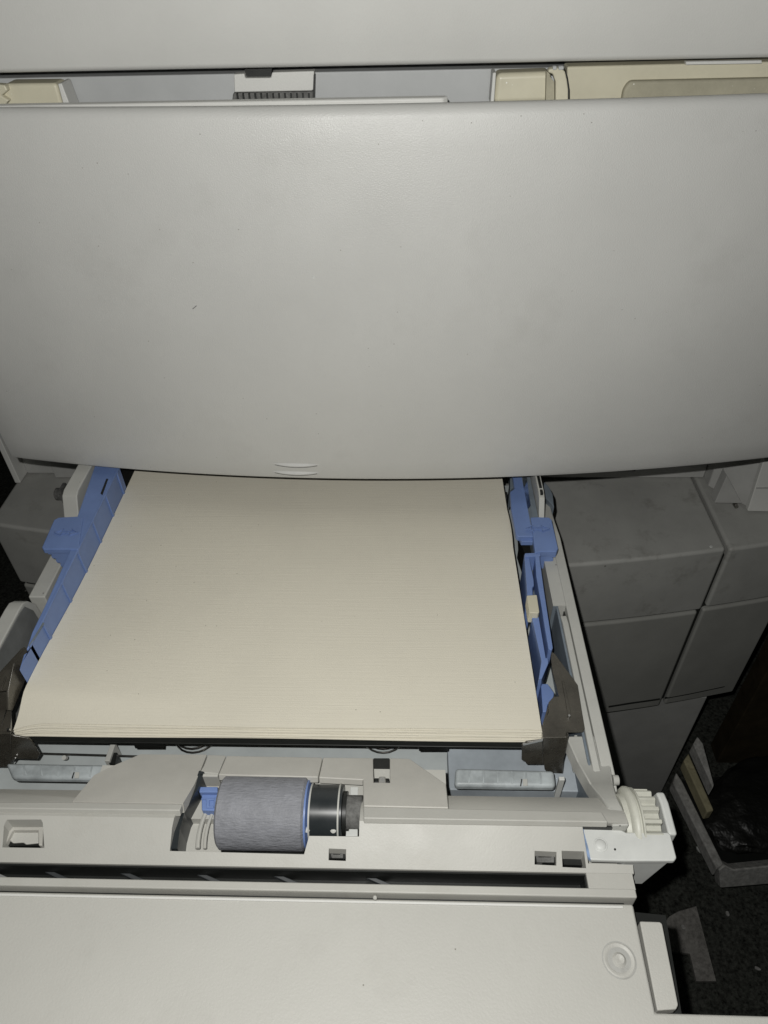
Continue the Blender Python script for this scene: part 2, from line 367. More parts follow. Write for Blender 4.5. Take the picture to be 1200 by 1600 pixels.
# left column
offL = .027
xLL = (pz(25, 752, ZS).x + pz(0, 790, ZS).x) / 2
zl1 = front_z(45, 914, offL).z
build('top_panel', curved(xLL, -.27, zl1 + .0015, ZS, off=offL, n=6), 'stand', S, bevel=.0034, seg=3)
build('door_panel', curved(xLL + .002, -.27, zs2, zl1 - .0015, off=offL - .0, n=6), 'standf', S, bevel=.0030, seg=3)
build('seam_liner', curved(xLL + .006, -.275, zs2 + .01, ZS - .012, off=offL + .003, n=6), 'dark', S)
build('plinth', box(xLL + .03, -.27, .51, .6, FL + .002, zs2 - .004), 'lower', S, bevel=.002)
build('back_core', box(-.268, XI - .001, .56, .6, FL + .002, ZS - .01), 'dark', S)
build('paint_chip', lathe(pz(1111, 854, ZS + .0002), (0, 0, 1), [(-.0005, .0016), (.0004, .0013)], 9), 'white', S)
k = pz(95, 772, ZS + .006); bm = lathe(k, (1, 0, 0), [(-.005, .005), (-.004, .0065), (.004, .0065), (.006, .004)], 18)
add_box(bm, k.x + .003, k.x + .006, k.y - .008, k.y + .006, ZS, ZS + .016)
build('tray_stop', bm, 'foam', S, smooth=True)

# ================================================================== THE PAPER TRAY
T = thing('paper_tray', 'open paper tray pulled out of the printer, with blue guides and grey pickup roller', 'paper tray', (-.07, .26, -.06))
ZB = -.046
xRo = .1122; xLo = -.2660
# floor and lift plate
build('tray_floor', box(xLo + .004, xRo - .004, .12, .50, ZB - .003, ZB), 'trayfl', T)
build('lift_plate', box(-.224, .068, .2195, .50, -.0135, -.0118), 'dark', T, bevel=.0005)  # black, and brought forward so its edge draws the stack's shadow line
# right side wall: outer wall, inner plate with a black groove between
y0w, y1w = .186, .455
outer = [(y0w, -.004), (y0w + .012, .0), (.385, .0), (.405, -.004), (.455, -.012), (.47, -.05), (y0w, -.05)]
bm = bmesh.new(); add_profx(bm, outer, xRo - .0068, xRo); OW = build('side_wall', bm, 'tray', T, bevel=.0008)
xg = xRo - .0068
inn = [(.187, -.002), (.195, .0012), (.302, .0012), (.309, -.0005), (.313, -.006), (.316, -.05), (.187, -.05)]
bm = bmesh.new(); add_profx(bm, inn, xg - .0050, xg - .0009); build('inner_plate', bm, 'tray', T, bevel=.0008)
bm = bmesh.new(); add_profx(bm, [(.19, -.006), (.445, -.006), (.445, -.05), (.19, -.05)], xg - .0009 + .0001, xg - .0001); build('groove', bm, 'dark', T)
build('inner_liner', box(xg - .0066, xg - .0051, .188, .3168, -.05, -.0006), 'trayin', T, bevel=.0004)
build('inner_liner', box(xg - .0086, xg - .0051, .3170, .3174, -.05, -.0006), 'trayin', T)
# ledge that fills the wall's top behind the inner plate
bm = bmesh.new(); add_profx(bm, [(.3175, -.0002), (.388, -.0002), (.41, -.008), (.41, -.03), (.3175, -.03)], xg - .0085, xg - .0001)
build('wall_ledge', bm, 'tray', T)
bm = bmesh.new(); q = [pz(u, v, -.003) for u, v in [(850, 752), (858, 760), (864, 772), (866, 792), (853, 778), (849, 765)]]
add_prism(bm, q, (0, 0, -.012)); build('wall_end_lug', bm, 'trayin', T, bevel=.0008)

def add_loft_wall(prof, x0, x1):
    bm = bmesh.new(); add_profx(bm, prof + [(prof[-1][0], -.05), (prof[0][0], -.05)], x0, x1); return bm
# slide rail at the rear right, climbing in a step towards the printer
rx0, rx1 = pz(841, 770, .022).x, pz(850, 770, .022).x
rp = [(.388, .0), (.391, .005), (.403, .0215), (.409, .0235), (.50, .0235)]
R_ = build('slide_rail', add_loft_wall(rp, rx0, rx1), 'tray', T, bevel=.0007)
for (v0, v1) in ((742, 762), (765, 771)):
    y_b, y_a = pz(842, v0, .024).y, pz(842, v1, .024).y
    build('rail_slot', box(rx0 + .0011, rx1 - .0012, y_a, y_b, .020, .0242), 'dark', R_)
build('rail_backing', box(rx0 - .007, rx0 - .0004, .36, .5, -.04, .010), 'trayin', T)
# left side wall
LW = build('side_wall', add_loft_wall([(.3225, .0), (.33, .0), (.392, .0), (.396, .006), (.405, .0215), (.410, .0235), (.50, .0235)], -.2622, -.2505), 'tray', T, bevel=.0010)
bl = [(.186, -.05), (.186, .006), (.192, .010), (.302, .010), (.3085, .0095), (.3135, .006), (.319, -.003), (.322, -.05)]
bm = bmesh.new(); add_profx(bm, bl, -.2664, -.2562); build('inner_plate', bm, 'tray', T, bevel=.0010)
bm = bmesh.new(); add_profx(bm, [(.187, -.05), (.187, .0088), (.300, .0088), (.3075, .0075), (.313, -.003), (.316, -.05)], -.2561, -.2554); build('inner_liner', bm, 'trayin2', T, bevel=.0006)

# ---- width guides
def guide_left():
    zt = .022; g = thing_part = None
    # body: top strip widening to the rear, tapering to nothing at the front
    xi = -.2292
    ye = pz(178, 728, zt).y
    pts = [(xi, .262), (xi, ye)] + [(p.x, min(p.y, ye)) for p in [pz(u, v, zt) for u, v in [(148, 728), (121, 806), (109, 862), (97, 887), (80, 925), (66, 955), (50, 988), (41, 1015)]]]
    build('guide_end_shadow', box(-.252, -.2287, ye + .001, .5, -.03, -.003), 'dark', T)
    G = build('width_guide', prism([(x, y, zt) for x, y in pts], (0, 0, -.060)), 'blue', T, bevel=.0008)
    # recessed window seen at the top rear and long slit near the front
    build('guide_slot', prism([pz(u, v, zt + .0004) for u, v in [(166, 748), (169, 748), (160, 773), (157, 771)]], (0, 0, -.001)), 'dark', G)
    build('guide_slit', prism([pz(u, v, zt + .0004) for u, v in [(67, 972), (68.5, 973), (46, 1010), (44.5, 1009)]], (0, 0, -.001)), 'trayin', G)
    # upright ribs on the face towards the paper, and a raised top rim
    for (u, v) in [(178, 737), (160, 772), (141, 813), (122, 860), (99, 909), (67, 971)]:
        p = pz(u, v, zt); bm = box(xi - .0001, xi + .0010, p.y - .0013, p.y + .0013, -.03, zt - .0004)
        build('rib', bm, 'blue', G, bevel=.0003)
    bm = box(xi - .0006, xi + .0008, .263, ye, zt - .0012, zt + .0003); build('top_rim', bm, 'blue', G, bevel=.0003)
    # front foot
    q = [pz(u, v, .0205) for u, v in [(37, 1023), (44, 1018), (50, 1012), (58, 1006), (62, 1012), (50, 1047)]]
    q = [Vector((min(a.x, -.2291), a.y, a.z)) for a in q]
    build('guide_foot', prism(q, (0, 0, -.02)), 'blue', G, bevel=.0004)
    # handle
    hp = [pz(u, v, zt + .001) for u, v in [(92, 808), (122, 806.5), (130, 808), (122, 858), (67, 858), (65, 855), (84, 812)]]
    Hn = build('handle', prism(hp, (0, 0, -.0045)), 'blue', G, bevel=.0008, seg=3)
    yf = hp[4].y + .0015
    bm = bmesh.new(); x0 = hp[4].x
    prof = []
    for k in range(4):
        z = zt - .003 - k * .0042
        prof += [(x0 + .0005 + .0018 * k, z), (x0 + .0008 + .0018 * k, z - .0026), (x0 + .0030 + .0018 * k, z - .0030), (x0 + .0030 + .0018 * k, z - .0040)]
    prof += [(x0 + .011, zt - .0185), (x0 + .016, zt - .0185), (x0 + .02, zt - .003)]
    add_prism(bm, [(x, yf, z) for x, z in prof], (0, .028, 0)); build('grip_steps', bm, 'blue', Hn, bevel=.0004)
    arrow(Hn, 104, 832, zt + .0012, 1.0)
    return G
def arrow(parent, u, v, z, s):
    c = pz(u, v, z); bm = bmesh.new()
    for sg in (-1, 1):
        pts = [(sg * .0085, -.0002), (sg * .0030, .0032), (sg * .0032, .0010), (sg * .0002, .0010), (sg * .0002, -.0010), (sg * .0032, -.0010), (sg * .0030, -.0028)]
        n = len(pts)
        for i in range(n):
            a = Vector(pts[i]); b = Vector(pts[(i + 1) % n])
            if abs(a.x) < .001 and abs(b.x) < .001: continue
            d = (b - a).normalized(); pn = Vector((-d.y, d.x)) * .00035
            q = [a - pn, b - pn, b + pn, a + pn]
            add_prism(bm, [c + Vector((t.x * s, t.y * s, -.0002)) for t in q], (0, 0, .0009))
    build('arrow_mark', bm, 'blue', parent)
guide_left()
def guide_right():
    zt = .010
    P_ = lambda L, z=zt: [pz(u, v, z) for u, v in L]
    G = build('width_guide', prism(P_([(799, 730), (823, 730), (828, 772), (834, 808), (834.5, 838), (810, 838), (806, 835), (799, 796), (797, 768), (804, 763)]), (0, 0, -.005)), 'blue', T, bevel=.0008)
    build('strip_web', prism(P_([(812, 735), (821, 735), (831, 835), (817, 835)], zt - .005), (0, 0, -.03)), 'dark', G)
    build('guide_hook', prism(P_([(797, 744), (803, 740), (804, 760), (797, 766)], zt - .006), (0, 0, -.02)), 'trayin', G, bevel=.0005)
    Hn = build('handle', prism(P_([(829, 808), (838, 807.5), (858, 808), (862.5, 812), (872.5, 857), (870, 861.5), (844, 862), (836, 864), (833, 838)], zt + .001), (0, 0, -.005)), 'blue', G, bevel=.0008, seg=3)
    p0 = pz(843, 863, zt); p1 = pz(871, 861, zt); yf = p0.y + .0012; bm = bmesh.new(); prof = [(p0.x, zt - .003), (p0.x + .001, zt - .0175), (p1.x - .0065, zt - .0175)]
    for k in range(3, -1, -1):
        z = zt - .0035 - k * .0040
        prof += [(p1.x - .0012 * k - .0030, z - .0034), (p1.x - .0012 * k - .0028, z - .0028), (p1.x - .0012 * k - .0006, z - .0024), (p1.x - .0012 * k - .0006, z)]
    add_prism(bm, [(x, yf, z) for x, z in prof], (0, .026, 0)); build('grip_steps', bm, 'blue', Hn, bevel=.0004)
    arrow(Hn, 840, 826, zt + .0013, 1.0)
    # dark pocket in front of the strip, then a U-shaped two-walled rail running to the front
    build('pocket_face', prism(P_([(812, 840), (834, 839.5), (834, 846), (815, 846)], zt - .003), (0, 0, -.004)), 'blue', G, bevel=.0004)
    build('pocket', prism(P_([(812, 842), (836, 842), (838, 866), (820, 866)], zt - .014), (0, 0, -.02)), 'dark', G)
    build('cross_bar', prism(P_([(820, 864), (845, 863), (845, 868), (835, 869), (820, 869)], zt), (0, 0, -.02)), 'blue', G, bevel=.0006)
    build('inner_rail', prism(P_([(819, 866), (826, 866), (834, 905), (834.5, 915), (832, 918), (833, 932), (824, 932)], zt - .002), (0, 0, -.035)), 'blue', G, bevel=.0006)
    build('inner_rail', prism(P_([(831, 964), (842, 964), (853, 1028), (856, 1027), (857, 1036), (847, 1060), (842, 1060), (846, 1033)], zt - .003), (0, 0, -.03)), 'blue', G, bevel=.0006)
    build('outer_rail', prism(P_([(836, 868), (843, 868), (850, 920), (864, 1012), (862, 1016), (857, 1013), (853, 990), (838, 900)], zt), (0, 0, -.035)), 'blue', G, bevel=.0006)
    build('rail_floor', prism(P_([(820, 870), (838, 870), (858, 1010), (846, 1035)], zt - .014), (0, 0, -.02)), 'trayin', G)
    build('guide_foot', prism(P_([(845, 1068), (856, 1068), (866, 1082), (864, 1096), (856, 1100), (854, 1112), (848, 1112)], -.006), (0, 0, -.02)), 'blue', G, bevel=.0006)
    C_ = build('sheet_clip', prism(P_([(823, 930), (839, 929), (843, 956), (841, 958), (827, 957)], zt + .002), (0, 0, -.010)), 'beige', G, bevel=.0006)
    C_['label'] = 'small cream clip on the inner blue rail'
guide_right()
# small bright post between paper and guide at the rear, side liner beyond the guide
build('rear_peg', lathe(pz(791, 770, -.004), (0, 0, 1), [(-.03, .0011), (.0, .0011)], 10), 'chrome', T, smooth=True)

# ---- steel corner brackets
def bracket(name_label, top, zt, front, yf, tilt, slots):
    B = build('corner_bracket', prism([pz(u, v, zt) for u, v in top], (0, 0, -.0014)), 'steel', T, bevel=.0005)
    for f, y, t in front:
        build('front_plate', prism([py(u, v, y) for u, v in f], (0, t, 0)), 'steel', B, bevel=.0005)
    for s_ in slots: build('pressed_rib', prism([pz(u, v, zt + .0009) for u, v in s_], (0, 0, -.0012)), 'steel', B, bevel=.0003)
    return B
B = bracket('', [(860, 1021), (863, 1018), (868, 1022), (881, 1040), (896, 1060), (903, 1070), (909, 1108), (914, 1138), (911, 1143), (887, 1143), (885, 1148), (884, 1153), (849, 1155), (847, 1137), (851, 1124), (857, 1114), (857, 1097), (865, 1088), (873, 1087.5), (869, 1072), (863, 1050)], .004,
    [([(849, 1153), (885, 1152.5), (887, 1146), (889, 1149), (881, 1190), (880, 1209), (855, 1208), (851, 1203), (850, 1195), (847, 1195)], .2135, .0012),
     ([(815.5, 1165), (822, 1160), (848, 1156.5), (849, 1195), (823, 1195), (820, 1190), (815, 1188)], .2125, .0012)], .2125, 0,
    [[(878, 1062), (881, 1063), (892, 1112), (892, 1119), (887, 1119), (886, 1108)]])
build('bright_edge', prism([pz(u, v, .0045) for u, v in [(848, 1153), (884, 1152), (884, 1153.5), (848, 1155)]], (0, 0, -.001)), 'chrome', B)
build('bright_edge', prism([py(u, v, .212) for u, v in [(817, 1163.5), (848, 1156.5), (848, 1158), (818, 1165)]], (0, .001, 0)), 'chrome', B)
build('side_skirt', prism([pz(u, v, .0025) for u, v in [(857, 1100), (848, 1130), (848, 1153), (851, 1153), (852, 1131), (860, 1101)]], (0, 0, -.03)), 'steel', B, bevel=.0004)
build('bright_pin', lathe(pz(889.5, 1118, .0052), (0, 0, 1), [(-.001, .0009), (.0002, .0007)], 10), 'chrome', B)
BL = bracket('', [(-30, 1080), (0, 1049), (33, 1013), (38, 1010.5), (43, 1014), (36, 1030), (22, 1075), (20, 1078), (9, 1078), (0, 1079), (-30, 1080)], .012,
    [([(-40, 1146), (17, 1146), (17, 1196), (10, 1199), (-40, 1199)], .2105, .0012),
     ([(17, 1148), (22, 1150), (44, 1154), (50, 1160), (62, 1179), (58, 1187), (26, 1186), (17, 1190)], .2105, .0012)], .2, 0,
    [[(8, 1056), (10, 1057), (2, 1078), (-1, 1078)]])
build('inner_face', prism([px(u, v, -.2315) for u, v in [(22, 1036), (46, 1048), (20, 1110), (13, 1110), (13, 1080)]], (-.0012, 0, 0)), 'steel', BL, bevel=.0003)
build('lower_gusset', prism([pz(u, v, .001) for u, v in [(-30, 1080), (17, 1080), (18, 1120), (19, 1143), (-30, 1143)]], (0, 0, -.0014)), 'steel', BL, bevel=.0004)
build('bright_edge', tube([pz(17, 1082, .0022), pz(18, 1110, .0022), pz(16.5, 1140, .0022)], .00035, 6), 'chrome', BL)
build('bright_edge', tube([pz(11, 1106, .0022), pz(2, 1136, .0022)], .0003, 6), 'wire', BL)
build('bright_pin', lathe(pz(13, 1140, .003), (0, 0, 1), [(-.001, .0012), (.0006, .0008)], 10), 'chrome', BL)
build('bright_edge', tube([py(24, 1184, .2095), py(19, 1192, .2095)], .0004, 6), 'chrome', BL)

# ---- springs and small parts on the tray floor
for (u, v) in ((310, 1152), (600, 1152)):
    c = pz(u, v, ZB); pts = []
    for k in range(0, 24 * 6 + 1):
        a_ = 2 * math.pi * k / 24; r = .0145 - .0008 * (k / 24 / 6) * 3
        pts.append((c.x + r * math.cos(a_), c.y + .001 + r * math.sin(a_), ZB + .001 + .0040 * k / 24))
    build('lift_spring', tube(pts, .00065, 7), 'wire', T, smooth=True)
for a in ([(207, 1150), (255, 1150), (254, 1164), (209, 1164)], [(652, 1155), (701, 1155), (701, 1168), (655, 1168)]):
    build('foam_pad', zslab(a, -.018, .004), 'dark', T)
build('lift_rod', tube([pz(55, 1177, -.034), pz(225, 1182, -.034)], .0006, 8), 'wire', T, smooth=True)
build('rod_post', prism([pz(u, v, -.030) for u, v in [(173, 1160), (181, 1160), (171, 1189), (163, 1189)]], (0, 0, -.014)), 'tray', T, bevel=.0004)
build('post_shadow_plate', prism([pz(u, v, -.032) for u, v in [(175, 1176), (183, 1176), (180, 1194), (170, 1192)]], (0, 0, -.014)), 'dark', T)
build('rod_collar', lathe(pz(101, 1184, -.034), (0, -.5, 1), [(-.002, .0014), (.001, .0014)], 12), 'tray', T, smooth=True)
for pix, zc, nr in (([(8, 1191), (172, 1194), (164, 1217), (18, 1215)], -.012, 6), ([(712, 1199), (866, 1203), (869, 1229), (710, 1227)], -.012, 7)):
    Gp = build('guide_roller_cover', zslab(pix, zc, .006), 'clear', T, bevel=.0022, seg=4)
    a, b, c, d = [pz(u, v, zc + .0002) for u, v in pix]
    for k in range(1, nr):
        t = k / nr; p = a + (b - a) * t; q = d + (c - d) * t; w_ = Vector((.0005, 0, 0))
        build('cover_rib', prism([p * .88 + q * .12 - w_, p * .88 + q * .12 + w_, p * .15 + q * .85 + w_, p * .15 + q * .85 - w_], (0, 0, -.0008)), 'clear', Gp, bevel=.0002)
    p = a * .3 + b * .7; q = d * .3 + c * .7
    build('cover_clip', prism([p * .4 + q * .6 - Vector((.0014, 0, 0)), p * .4 + q * .6 + Vector((.0012, 0, 0)), q + Vector((.0012, 0, 0)), q - Vector((.0014, 0, 0))], (0, 0, .0006)), 'tray', Gp, bevel=.0003)
    build('cover_slit', prism([p * .4 + q * .6 + Vector((-.0022, 0, .0003)), p * .4 + q * .6 + Vector((-.0016, 0, .0003)), q + Vector((-.0024, 0, .0003)), q + Vector((-.0030, 0, .0003))], (0, 0, -.0004)), 'dark', Gp)
build('blue_stained_ledge', box(pz(700, 1175, -.03).x, .100, .205, .232, -.045, -.034), 'ledgeblue', T, bevel=.0008)
build('inner_foot', prism([pz(u, v, -.012) for u, v in [(897, 1148), (905, 1148), (909, 1176), (906, 1180), (903, 1180)]], (0, 0, -.02)), 'tray', T, bevel=.0006)
build('inner_foot', prism([pz(u, v, -.012) for u, v in [(873, 1213), (882, 1213), (883, 1219), (874, 1219)]], (0, 0, -.02)), 'white', T, bevel=.0004)

# ---- front housing, carved for the roller and the sensor windows
X0, X1 = -.262, .1045
yA, yB_, yC, yD, yE, yF = .1985, .1640, .1569, .1387, .1322, .1283
low_back = .1795
XR1, XR2 = .0195, .1038
body = [(low_back, .009), (.1640, .0255), (.1569, .0275), (yD, .018), (yD, -.02), (low_back, -.02)]
bm = bmesh.new(); add_profx(bm, body, X0, X1); HB = build('front_housing', bm, 'housing', T, bevel=.0006)
# openings
def hole(pix, z, deep): 
    return prism([pz(u, v, z) + Vector((0, 0, .03)) * 0 + Vector((0, 0, .02)) for u, v in pix], (0, 0, -deep))
def vhole(pix, z, deep):
    return prism([pz(u, v, z) + Vector((0, 0, .012)) for u, v in pix], (0, 0, -deep))
big = vhole([(311, 1196), (567, 1205), (561, 1307.5), (483, 1306.5), (474, 1330), (263, 1325), (270, 1295), (287, 1250)], .024, .060)
w1 = vhole([(514, 1327), (541, 1328), (540, 1343), (513, 1342)], .021, .06)
w2 = vhole([(835, 1331), (869, 1332.5), (870, 1350), (836, 1348.5)], .021, .06)
w3 = vhole([(877, 1331), (912, 1332), (917, 1353.5), (880, 1352)], .021, .06)
w4 = vhole([(1, 1321), (9, 1293), (15, 1286), (68, 1286), (70, 1290), (67, 1322)], .023, .06)
w5 = vhole([(906, 1290.5), (1010, 1293), (1010, 1347), (921, 1344.5)], .023, .03)
cut(HB, [big, w1, w2, w3, w4, w5])
def plate_plane(y):                       # height of the rear slope at depth y for the raised pieces
    return .014 + (yA - y) / (yA - .1625) * (.0285 - .014)
pS = (0, yA, .014); nS = Vector((0, (.0285 - .014), (yA - .1625))).normalized()
def on_slope(pix, t=.003, m='slope', name='slope_plate', bevel=.0006, parent=T, lift=0.0):
    p0 = Vector(pS) + nS * lift
    return build(name, prism([hit(u, v, p0, nS) for u, v in pix], -nS * t), m, parent, bevel=bevel)
# raised wedge left of the roller with a curved end
WL = on_slope([(113, 1252), (147, 1211), (180, 1195), (219, 1178.5), (323, 1179), (313, 1204), (304, 1225), (293, 1243), (286, 1255), (113, 1252.5)], t=.006)
bm = prism([(-.26, .1640, .0285), (hit(284, 1258, pS, nS).x, .1640, .0285), (pz(271, 1290, .0275).x, .1530, .0265), (pz(266, 1325, .022).x, .1445, .0225), (-.26, .1445, .0225)], (0, 0, -.004))
# a bright front apron over the left half, ending at the channel
on_slope([(-60, 1253), (112, 1253), (285, 1256), (281, 1266), (112, 1264), (-60, 1262)], t=.004, m='housing', name='ridge_band')
# channel beside the roller
on_slope([(324.5, 1179), (353, 1180), (341, 1209), (312, 1206.5), (318, 1196)], t=.004, m='housing', name='roller_bridge')
yb = pz(330, 1208, .0235).y
build('bridge_lip', box(pz(311, 1211, .02).x, pz(341, 1211, .02).x, pz(330, 1214, .020).y, pz(330, 1209, .020).y, .010, .0205), 'housing', T, bevel=.0006)
on_slope([(354, 1180.5), (504, 1183), (497, 1214), (341, 1210)], t=.004, name='roller_hood', lift=.0012)
on_slope([(505, 1183), (583, 1184), (584, 1222), (609, 1222.5), (609, 1184), (640, 1185), (697, 1225), (701, 1262), (568, 1259), (567, 1218), (498, 1214.5)], t=.004)
on_slope([(568, 1260), (701, 1263), (940, 1268), (950, 1284), (568, 1278)], t=.0035, m='housing', name='ridge_band')
# sensor window in the slope
Wn = on_slope([(583, 1184), (609, 1184), (609, 1222), (584, 1222)], t=.003, m='dark', name='sensor_well', lift=-.008)
build('sensor_post', prism([hit(u, v, pS, nS) - nS * .006 for u, v in [(592, 1198), (602, 1198), (604, 1210), (607, 1215), (602, 1219), (597, 1213), (592, 1219), (587, 1215), (590, 1208)]], -nS * .004), 'chrome', T, bevel=.0006)
# fill under the raised pieces and the channel
build('housing_core', box(-.165, .020, .165, .1935, -.02, .0095), 'housing', T)
build('channel_floor', prism([pz(u, v, .004) for u, v in [(262, 1345), (300, 1215), (345, 1215), (345, 1345)]], (0, 0, -.003)), 'housing', T)
bm = bmesh.new(); pts = []
for k in range(9):
    t = k / 8; pts.append(pz(309 + 17 * t * t * .9 - 0 * t, 1326 - 62 * t, .010))
add_tube(bm, pts, .0012, 8); pts2 = [p + Vector((.0035, 0, 0)) for p in pts]; add_tube(bm, pts2, .0009, 8)
build('channel_rib', bm, 'housing', T, smooth=True)
build('channel_wall', zslab([(311, 1204), (319, 1206), (311, 1228), (300, 1248), (288, 1270), (281, 1295), (277, 1326), (265, 1326), (271, 1297), (288, 1251), (304, 1224)], .0205, .02), 'blackgloss', T)
# window contents: black blocks stand in for the deep shade, small catches on top
def shade_fill(pix, z, t=.02): return build('window_shade_fill', zslab(pix, z, t), 'dark', T)
shade_fill([(2, 1321.5), (10, 1294), (16, 1287), (67, 1287), (69, 1291), (66, 1321.5)], .0155)
build('window_back', zslab([(14, 1300), (60, 1300), (60, 1317), (40, 1319), (36, 1316), (20, 1317), (14, 1312)], .0162, .003), 'panel', T, bevel=.0005)
build('window_frame', zslab([(14, 1288), (68, 1288), (66, 1321), (60, 1321), (59, 1297), (20, 1297), (9, 1318), (4, 1320)], .0185, .004), 'slope', T, bevel=.0006)
for a in ([(515, 1328), (540, 1329), (539, 1342), (514, 1341)], [(836, 1332), (868, 1333.5), (869, 1349), (837, 1347.5)]):
    shade_fill(a, .0165)
    (x0_, y0_), (x1_, y1_) = a[0], a[2]
    build('window_latch', zslab([(x0_ + 1, y0_ + 2), (x0_ + 5, y0_ + 2), (x0_ + 6, y0_ + 7), (x1_ - 8, y0_ + 7), (x1_ - 7, y0_ + 3), (x1_ - 3, y0_ + 3), (x1_ - 3, y1_ - 2), (x0_ + 3, y1_ - 2)], .0172, .003), 'foam', T, bevel=.0003)
shade_fill([(878, 1332), (911, 1333), (916, 1352.5), (881, 1351)], .0135)

# lip and slot in front of the housing
xs = pz(918, 1376, .018).x
build('front_lip', box(X0, X1 - .0008, yF, yE, -.02, .018), 'housing', T, bevel=.0007)
build('slot_bridge', box(xs, X1 - .0008, yE - .0005, yD + .0005, -.018, .0178), 'housing', T)
build('slot_liner', box(X0 + .001, xs - .0003, yD - .0009, yD - .0001, -.018, .0168), 'dark', T)
build('slot_liner', box(xs - .0009, xs - .0002, yE + .0002, yD - .0010, -.018, .0165), 'dark', T)
SL = build('slot_floor', box(X0, xs, yE + .0001, yD - .0001, -.018, .0060), 'dark', T)
for k, x in enumerate((-.224, -.205, -.175, -.138, -.101, -.064, -.02)):
    ya_, yb2 = yD - .0004, yE + .0004; pts = [(x, ya_ - .0006, .0105), (x + .005, ya_ - .0006, .0105), (x + .012, (ya_ + yb2) / 2, .0100), (x + .022, yb2, .0095), (x + .014, yb2, .0095), (x + .006, (ya_ + yb2) / 2, .0100)]
    build('slot_rib', prism(pts, (0, 0, -.0025)), 'ribgrey' if k < 2 else 'ribdark', SL, bevel=.0004)
build('slot_end', zslab([(896, 1364), (917, 1364), (918, 1369), (897, 1369)], .012, .01), 'foam', T)

# raised corner of the rim meeting the housing
bm = bmesh.new(); rw = [(884, 1150, -.002), (902, 1190, -.002), (922, 1225, .004), (940, 1246, .016), (949, 1262, .022), (957, 1290, .0265)]
rows = [(pz(u, v, z)) for u, v, z in rw]
L_ = [(p.x, p.y, p.z) for p in rows]; R__ = [(xx, p.y, p.z + .0008) for xx, p in zip((.1115, .1113, .1085, .1052, .1048, .1048), rows)]
for i in range(len(rows) - 1):
    a, b, c, d = Vector(L_[i]), Vector(L_[i + 1]), Vector(R__[i + 1]), Vector(R__[i]); dz = Vector((0, 0, -.012))
    vs = [bm.verts.new(q) for q in (a, b, c, d, a + dz, b + dz, c + dz, d + dz)]
    for f in ((0, 3, 2, 1), (4, 5, 6, 7), (0, 1, 5, 4), (2, 3, 7, 6), (0, 4, 7, 3), (1, 2, 6, 5)): bm.faces.new([vs[j] for j in f])
bmesh.ops.remove_doubles(bm, verts=bm.verts, dist=1e-5)
build('rim_corner', bm, 'tray', T, bevel=.0008)

# ---- pickup roller and its black hub
rc = pz(405, 1270, .0100); xr0 = pz(334, 1265, .026).x; xr1 = pz(474, 1265, .026).x
RR = .0176
RL = build('pickup_roller', lathe((xr0, rc.y, rc.z), (1, 0, 0), [(0, RR - .004), (0.0001, RR - .0012), (.0012, RR), (xr1 - xr0 - .0012, RR), (xr1 - xr0 - .0001, RR - .0012), (xr1 - xr0, RR - .004)], 72), 'rubber', T, smooth=True)
build('roller_core', lathe((xr1, rc.y, rc.z), (1, 0, 0), [(-.004, RR - .0014), (.0008, RR - .0014), (.0010, RR - .0030), (.0022, RR - .0055)], 56), 'blue', RL, smooth=True)
hz = rc.z + .001; hx0 = xr1 + .0022; hx1 = pz(534, 1265, .022).x
HU = build('roller_hub', lathe((hx0, rc.y, hz), (1, 0, 0), [(0, .0125), (.0002, .0135), (hx1 - hx0 - .0002, .0135), (hx1 - hx0, .0125)], 56), 'blackgloss', T, smooth=True)
for x in (hx0 - .0004, hx1 - .0022):
    build('hub_ring', lathe((x, rc.y, hz), (1, 0, 0), [(0, .0128), (.0001, .01415), (.0009, .01415), (.0010, .0128)], 56), 'tray', HU, smooth=True)
hx2 = pz(562, 1268, .018).x
build('drive_shaft', lathe((hx1, rc.y + .0005, hz), (1, 0, 0), [(0, .0075), (.0001, .0082), (hx2 - hx1 + .001, .0082), (hx2 - hx1 + .0012, .007)], 40), 'foam', HU, smooth=True)
build('hub_flange', lathe((hx1 + .0001, rc.y, hz), (1, 0, 0), [(0, .0105), (.0018, .0105)], 40), 'dark', HU, smooth=True)
for (u, v) in ((480, 1296), (521, 1297)):
    build('hub_foot', lathe(pz(u, v, .0170), (0, -.4, 1), [(-.003, .0015), (.0006, .0015), (.0010, .0008)], 14), 'tray', T, smooth=True)
for a in ([(547, 1229), (560, 1229), (559, 1249), (547, 1249)], [(545, 1290), (559, 1290), (559, 1306), (540, 1306), (540, 1298), (545, 1298)]):
    build('bearing_block', zslab(a, .010, .004), 'white', T, bevel=.0004)
build('well_floor', box(-.118, -.018, .144, .186, -.016, -.012), 'dark', T)
# blue release tab left of the roller
bm = bmesh.new()
RT = build('release_tab', zslab([(312, 1229), (340, 1229), (340, 1238), (311, 1238)], .0175, .004), 'blue', T, bevel=.0005)
build('tab_body', zslab([(314.5, 1238), (340, 1238), (340, 1267), (315, 1266)], .0145, .007), 'blue', RT, bevel=.0006)
build('tab_step', zslab([(314, 1247), (335, 1247), (335, 1250), (327, 1250), (327, 1259), (334, 1259), (334, 1262), (322, 1262), (322, 1249), (314, 1249)], .0153, .002), 'blue', RT, bevel=.0003)
build('axle_end', zslab([(334, 1246), (343, 1246), (343, 1262), (334, 1262)], .016, .006), 'blue', RT, bevel=.0005)

